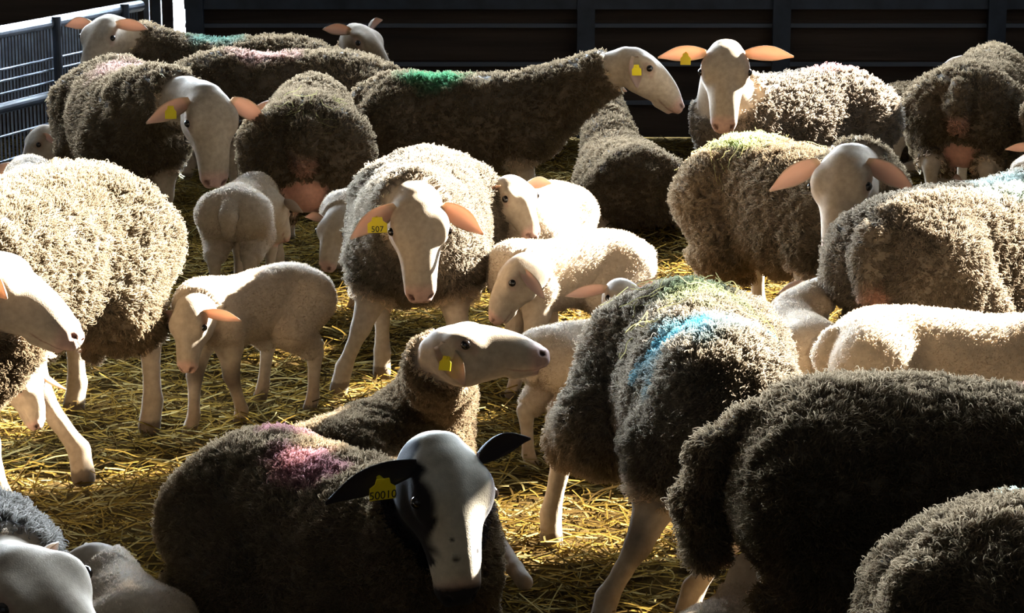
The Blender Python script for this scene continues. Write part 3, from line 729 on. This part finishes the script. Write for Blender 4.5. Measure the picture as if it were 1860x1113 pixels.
animal('lamb', 'lamb mostly hidden behind the teal-marked ewe with one pink ear showing', 'lamb', LAMB, (.24, 6.42), 40,
       ((0.315, 6.52, 0.485), 285, -30, 0), scale=.88,
       ears=((-.1, 1, .1, .18), (.0, -1, -.05, .22, (1, 0, .2))), seed=27, group=LG)
# --- right middle
animal('ewe', 'ewe with bits of hay on its back and its pale head lowered, right of centre', 'sheep', EWE, (0.99, 7.86), 300,
       ((1.055, 7.28, 0.735), 250, -62, 10), marks=(((-.28, -.02, .71), (.16, .14, .10), (.17, .19, .08)),), ears=((-.05, .85, -.45, .17), (.0, -.85, -.5, .18)), neckwool=.8, udder=((-.22, 0, .33), (.11, .10, .08)), seed=28, group=EG, scale=0.99, wide=1.0)
animal('ewe', 'woolly ewe seen from behind at right, bare pink skin patch on rump', 'sheep', EWE, (1.42, 7), 42,
       ((1.95, 7.45, .75), 40, -25, 0), marks=(((-.50, -.02, .40), (.09, .085, .10), SKINP, 1), ((.15, -.06, .70), (.2, .15, .1), (.22, .25, .22))), udder=((-.30, 0, .33), (.12, .11, .08)), seed=29, group=EG, woolc=(0.120, 0.094, 0.066), scale=1.0, wide=1.05)
animal('lamb', 'big smooth cream lamb with long level back at the right edge', 'lamb', LAMB, (1.15, 5.72), 356,
       ((1.78, 5.70, .62), 0, -30, 0), seed=30, group=LG, dirty=1.6, scale=1.25, hairlen=0.003, skin=(.58, .46, .33))
animal('lamb', 'white lamb rump between the teal-marked ewe and the big cream lamb', 'lamb', LAMB, (0.85, 6.6), 95,
       ((.95, 6.98, .40), 80, -40, 0), seed=31, group=LG, scale=0.85)
# --- back rows
animal('ewe', 'ewe in right profile with green paint on its back, before the dark wall', 'sheep', EWE, (-.20, 10.22), 357,
       ((0.535, 10.08, 0.785), -6, -38, 0), marks=(((-.14, -.05, .69), (.19, .13, .10), GREEN),), tags=(('R', 'n'),), neckwool=.82, seed=32, group=EG, res=.010, scale=0.98, ears=((-.2, .8, -.3), (.10, -.55, -.75, .155, (.2, -1, .1))))
animal('ewe', 'ewe facing the camera with ears held straight out and a bare white neck', 'sheep', EWE, (1.20, 9.98), 216,
       ((.885, 9.58, .845), 263, -62, 0), scale=1.02, ears=((-.02, 1, .04, .185), (-.02, -1, -.02, .185)), tags=(('R', 'n'),), marks=(((-.28, -.04, .71), (.16, .12, .09), (.30, .15, .13)),), seed=33, group=EG, woolc=(0.120, 0.098, 0.076), res=.010, neckwool=0.25)
animal('ewe', 'ewe seen from behind with a large pink udder, left of the profile ewe', 'sheep', EWE, (-.84, 9.56), 92,
       ((-.95, 10.28, .55), 110, -50, 0), udder=((-.30, 0, .34), (.13, .115, .10)), marks=(((-.52, 0, .42), (.08, .09, .12), SKINP, 1),), seed=34, group=EG, scale=1.0, wide=0.93)
animal('ewe', 'ewe with pink-stained back bending its head over a lamb, at upper left', 'sheep', EWE, (-1.68, 10), 287,
       ((-1.19, 9.08, 0.71), 290, -70, -4), marks=(((.05, .02, .70), (.30, .18, .12), (.18, .11, .09)),), tags=(('R', 'n'),), neckwool=.55, seed=35, group=EG, res=.010, ears=((-.1, .8, -.5, .16), (-.15, -.85, -.35, .17, (.6, -.8, 0))), scale=1.06)
animal('lamb', 'lamb seen from behind under the muzzle of the pink-backed ewe', 'lamb', LAMB, (-1.02, 8.7), 84,
       ((-.92, 8.80, .36), 60, -55, 0), tailspec='lamb', seed=36, group=LG, wide=0.97, scale=0.97)
animal('lamb', 'white lamb rump behind the sunlit ewe at the left edge', 'lamb', LAMB, (-1.85, 8.75), 100,
       ((-1.92, 9.1, .45), 100, -30, 0), seed=37, group=LG, scale=1.08)
animal('lamb', 'lamb lying by the metal fence, only its lowered head showing', 'lamb', LAMB, (-2.02, 11.0), 190,
       ((-2.24, 10.90, .33), 215, -55, 0), lying=True, scale=1.1, seed=38, group=LG)
animal('ewe', 'dark ewe with pink-stained back standing side-on behind the udder ewe', 'sheep', EWE, (-1.06, 10.98), 180,
       ((-1.70, 11.05, .55), 180, -40, 0), scale=1.0, marks=(((.10, .02, .70), (.20, .14, .10), (.19, .115, .095)),), seed=39, group=EG)
animal('ewe', 'ewe at the far left, head up by the fence, dark green paint on back', 'sheep', EWE, (-1.38, 11.72), 182,
       ((-2.03, 11.55, .79), 242, -50, 0), scale=1.0, marks=(((.12, .0, .70), (.20, .14, .10), (.05, .09, .07)),), ears=((-.1, 1, .0, .17), (-.1, -1, -.05, .17)), neckwool=.6, seed=40, group=EG)
animal('ewe', 'dim brown ewe head behind the rump of the far left ewe', 'sheep', EWE, (-1.10, 12.45), 0,
       ((-0.8, 12.15, 0.7), -35, -42, 0), lying=True, ears=((-.2, .9, .35), (-.3, -.7, .2)), neckwool=.75, seed=41, group=LY, skin=(.22, .16, .10))
animal('ewe', 'dark ewe lying behind the neck of the profile ewe', 'sheep', EWE, (0.52, 10.3), 100,
       ((.40, 11.4, .50), 130, -30, 0), lying=True, wide=1.05, seed=42, group=LY, scale=0.86)
animal('ewe', 'ewe seen from behind at the far right with udder and dark legs', 'sheep', EWE, (2.16, 10.65), 68,
       ((2.35, 11.4, .62), 60, -45, 0), udder=((-.30, 0, .34), (.11, .10, .09)), marks=(((-.52, 0, .42), (.07, .08, .10), SKINP, 1),), seed=43, group=EG, scale=1.02)
animal('ewe', 'rump of a ewe cut off by the right edge of the picture', 'sheep', EWE, (2.76, 10), 5,
       ((3.4, 10.1, .6), 0, -40, 0), scale=1.0, seed=44, group=EG)
animal('lamb', 'lamb at the right edge of which only a pale pink ear and a leg show', 'lamb', LAMB, (2.32, 9.35), 10,
       ((2.17, 9.26, 0.5), 265, -45, 0), scale=1.0, ears=((-.1, 1, .1), (.0, -1, .0, .20)), seed=45, group=LG)
animal('ewe', 'dim ewe lying at the back, face toward the camera, beside the far right rump', 'sheep', EWE, (2.30, 12.0), 212,
       ((1.90, 11.45, .36), 250, -50, 0), lying=True, seed=46, group=LY, skin=(.4, .31, .22))

animal('lamb', 'dim lamb crouching under the belly of the far right ewe', 'lamb', LAMB, (2.15, 10.62), 182,
       ((1.98, 10.52, 0.2), 230, -20, 0), lying=True, seed=47, group=LG, scale=0.66)

# ------------------------------------------------------------------ hay caught in the fleeces
def hay(key, name, label, c, r, n, seed):
    root = next(o for o in C.objects if o.type == 'EMPTY' and key in o.get('label', ''))
    body = next(o for o in root.children if o.name.startswith('body'))
    nv = len(body.data.vertices); co = np.zeros(nv * 3, np.float32); no = np.zeros(nv * 3, np.float32)
    body.data.vertices.foreach_get('co', co); body.data.vertices.foreach_get('normal', no)
    co = co.reshape(-1, 3); no = no.reshape(-1, 3); rg = np.random.default_rng(seed)
    pick = np.flatnonzero((np.abs((co - np.array(c)) / np.array(r)) < 1).all(1) & (no[:, 2] > .25)); pick = rg.choice(pick, n)
    R3 = np.array(root.rotation_euler.to_matrix()); p = co[pick] @ R3.T + np.array(root.location); nn = no[pick] @ R3.T
    t = rg.normal(0, 1, (n, 3)); t -= nn * (t * nn).sum(1, keepdims=True); t /= np.linalg.norm(t, axis=1, keepdims=True)
    L = rg.uniform(.03, .11, (n, 1)); u = np.linspace(-.5, .5, 4)
    P = np.stack([p + nn * (.016 + .008 * rg.random((n, 1)) + .012 * abs(k)) + t * L * k + rg.normal(0, .004, (n, 3)) for k in u], 1)
    cc = np.array([.20, .17, .07]) * rg.uniform(.5, 1.3, (n, 1))
    o = curves_obj(name, P, np.full((n, 4), .0011), M_STRAW, None, cc)
    o['label'] = label; o['category'] = 'hay'; o['kind'] = 'stuff'
hay('teal-blue', 'hay_wisps', 'wisps of hay caught in the fleece above the teal paint mark', (-.2, 0, .70), (.24, .17, .2), 48, 1)
hay('bits of hay', 'hay_wisps', 'wisps of hay on the rump of the ewe right of centre', (-.25, 0, .70), (.22, .2, .2), 42, 2)
hay('large pink udder', 'hay_wisps', 'few wisps of hay on the rump of the ewe with the pink udder', (-.35, 0, .65), (.14, .14, .2), 24, 3)

# ------------------------------------------------------------------ metal hurdle fence at the left
A = np.array([-2.68, 10.25]); B = np.array([-2.02, 12.62]); D = (B - A) / np.linalg.norm(B - A); LEN = np.linalg.norm(B - A)
fence = thing('fence', 'galvanised metal hurdle fence with close vertical bars along the left', 'fence', (A[0], A[1], 0), math.atan2(D[1], D[0]))
def fpart(name, V, F, m): return mesh_obj(name, V, F, m, fence, smooth=False)
def rail(z, r, m): fpart('rail', *tube((-.6, 0, z), (LEN, 0, z), r, 14), m)
rail(.80, .030, M_GALV); rail(.435, .026, M_DARKPAINT); rail(.07, .026, M_DARKPAINT)
for z in (.565, .505, .62, .30, .18): rail(z, .006, M_GALV)
nb_ = 0
for (z0, z1, st) in ((.46, .79, .034), (.09, .42, .040)):
    Vb, Fb = [], []
    for x in np.arange(-.55, LEN, st): tube((x, 0.012, z0), (x, 0.012, z1), .005, 6, Vb, Fb)
    o = fpart('bar_grille', Vb, Fb, M_GALV)
for x in (0.0, .62, 1.4, 2.2): fpart('post', *tube((x, -.03, 0), (x, -.03, .98 if x in (0.0,) else .83), .024, 12), M_DARKPAINT)
# door frame at the bright gap
dp = thing('door_post', 'dark steel door post beside the bright gap in the back wall', 'post', (-1.98, 12.95, 0))
mesh_obj('post_channel', *boxes([(0, 0, .9, .05, .05, 1.8)]), M_DARKPAINT, dp, smooth=False); mesh_obj('post_flange', *boxes([(-.06, .02, .9, .03, .03, 1.8)]), M_GALV, dp, smooth=False)

# ------------------------------------------------------------------ loose straw
def straw(name, n, xr, yr, zfun, lr, rr, seed, tilt=.25, col=None):
    rg = np.random.default_rng(seed)
    x = rg.uniform(*xr, n); y = rg.uniform(*yr, n); L = rg.uniform(*lr, n); a = rg.uniform(0, 2 * math.pi, n); t = np.abs(rg.normal(0, tilt, n))
    z = zfun(x, y) + .004 + rg.random(n) ** 2 * .035
    u = np.linspace(0, 1, 4); bend = rg.normal(0, .12, n) * L; lift = rg.uniform(-.1, .25, n) * L * .3
    dx, dy = np.cos(a), np.sin(a)
    s = (u[None] - .5) * L[:, None]; bb = (np.sin(math.pi * u)[None]) * bend[:, None]
    P = np.stack([x[:, None] + dx[:, None] * s - dy[:, None] * bb, y[:, None] + dy[:, None] * s + dx[:, None] * bb, z[:, None] + np.abs(u[None] - .3) * (np.sin(t) * L)[:, None] + np.sin(math.pi * u)[None] * lift[:, None]], -1)
    R = np.repeat(rg.uniform(*rr, n)[:, None], 4, 1)
    c1, c2, c3 = np.array([.20, .125, .026]), np.array([.075, .045, .014]), np.array([.28, .21, .08])
    k = rg.random((n, 1)); c = np.where(k < .5, c1, np.where(k < .8, c2, c3)) * rg.uniform(.6, 1.15, (n, 1))
    o = curves_obj(name, P, R, M_STRAW, None, c); return o
nst = 9000 if DRAFT else 68000
o = straw('straw', nst, (-2.9, 2.9), (3.4, 12.9), ground_z, (.05, .20), (.0011, .0022), 5)
o['label'] = 'loose yellow straw litter strewn over the whole floor'; o['category'] = 'straw'; o['kind'] = 'stuff'
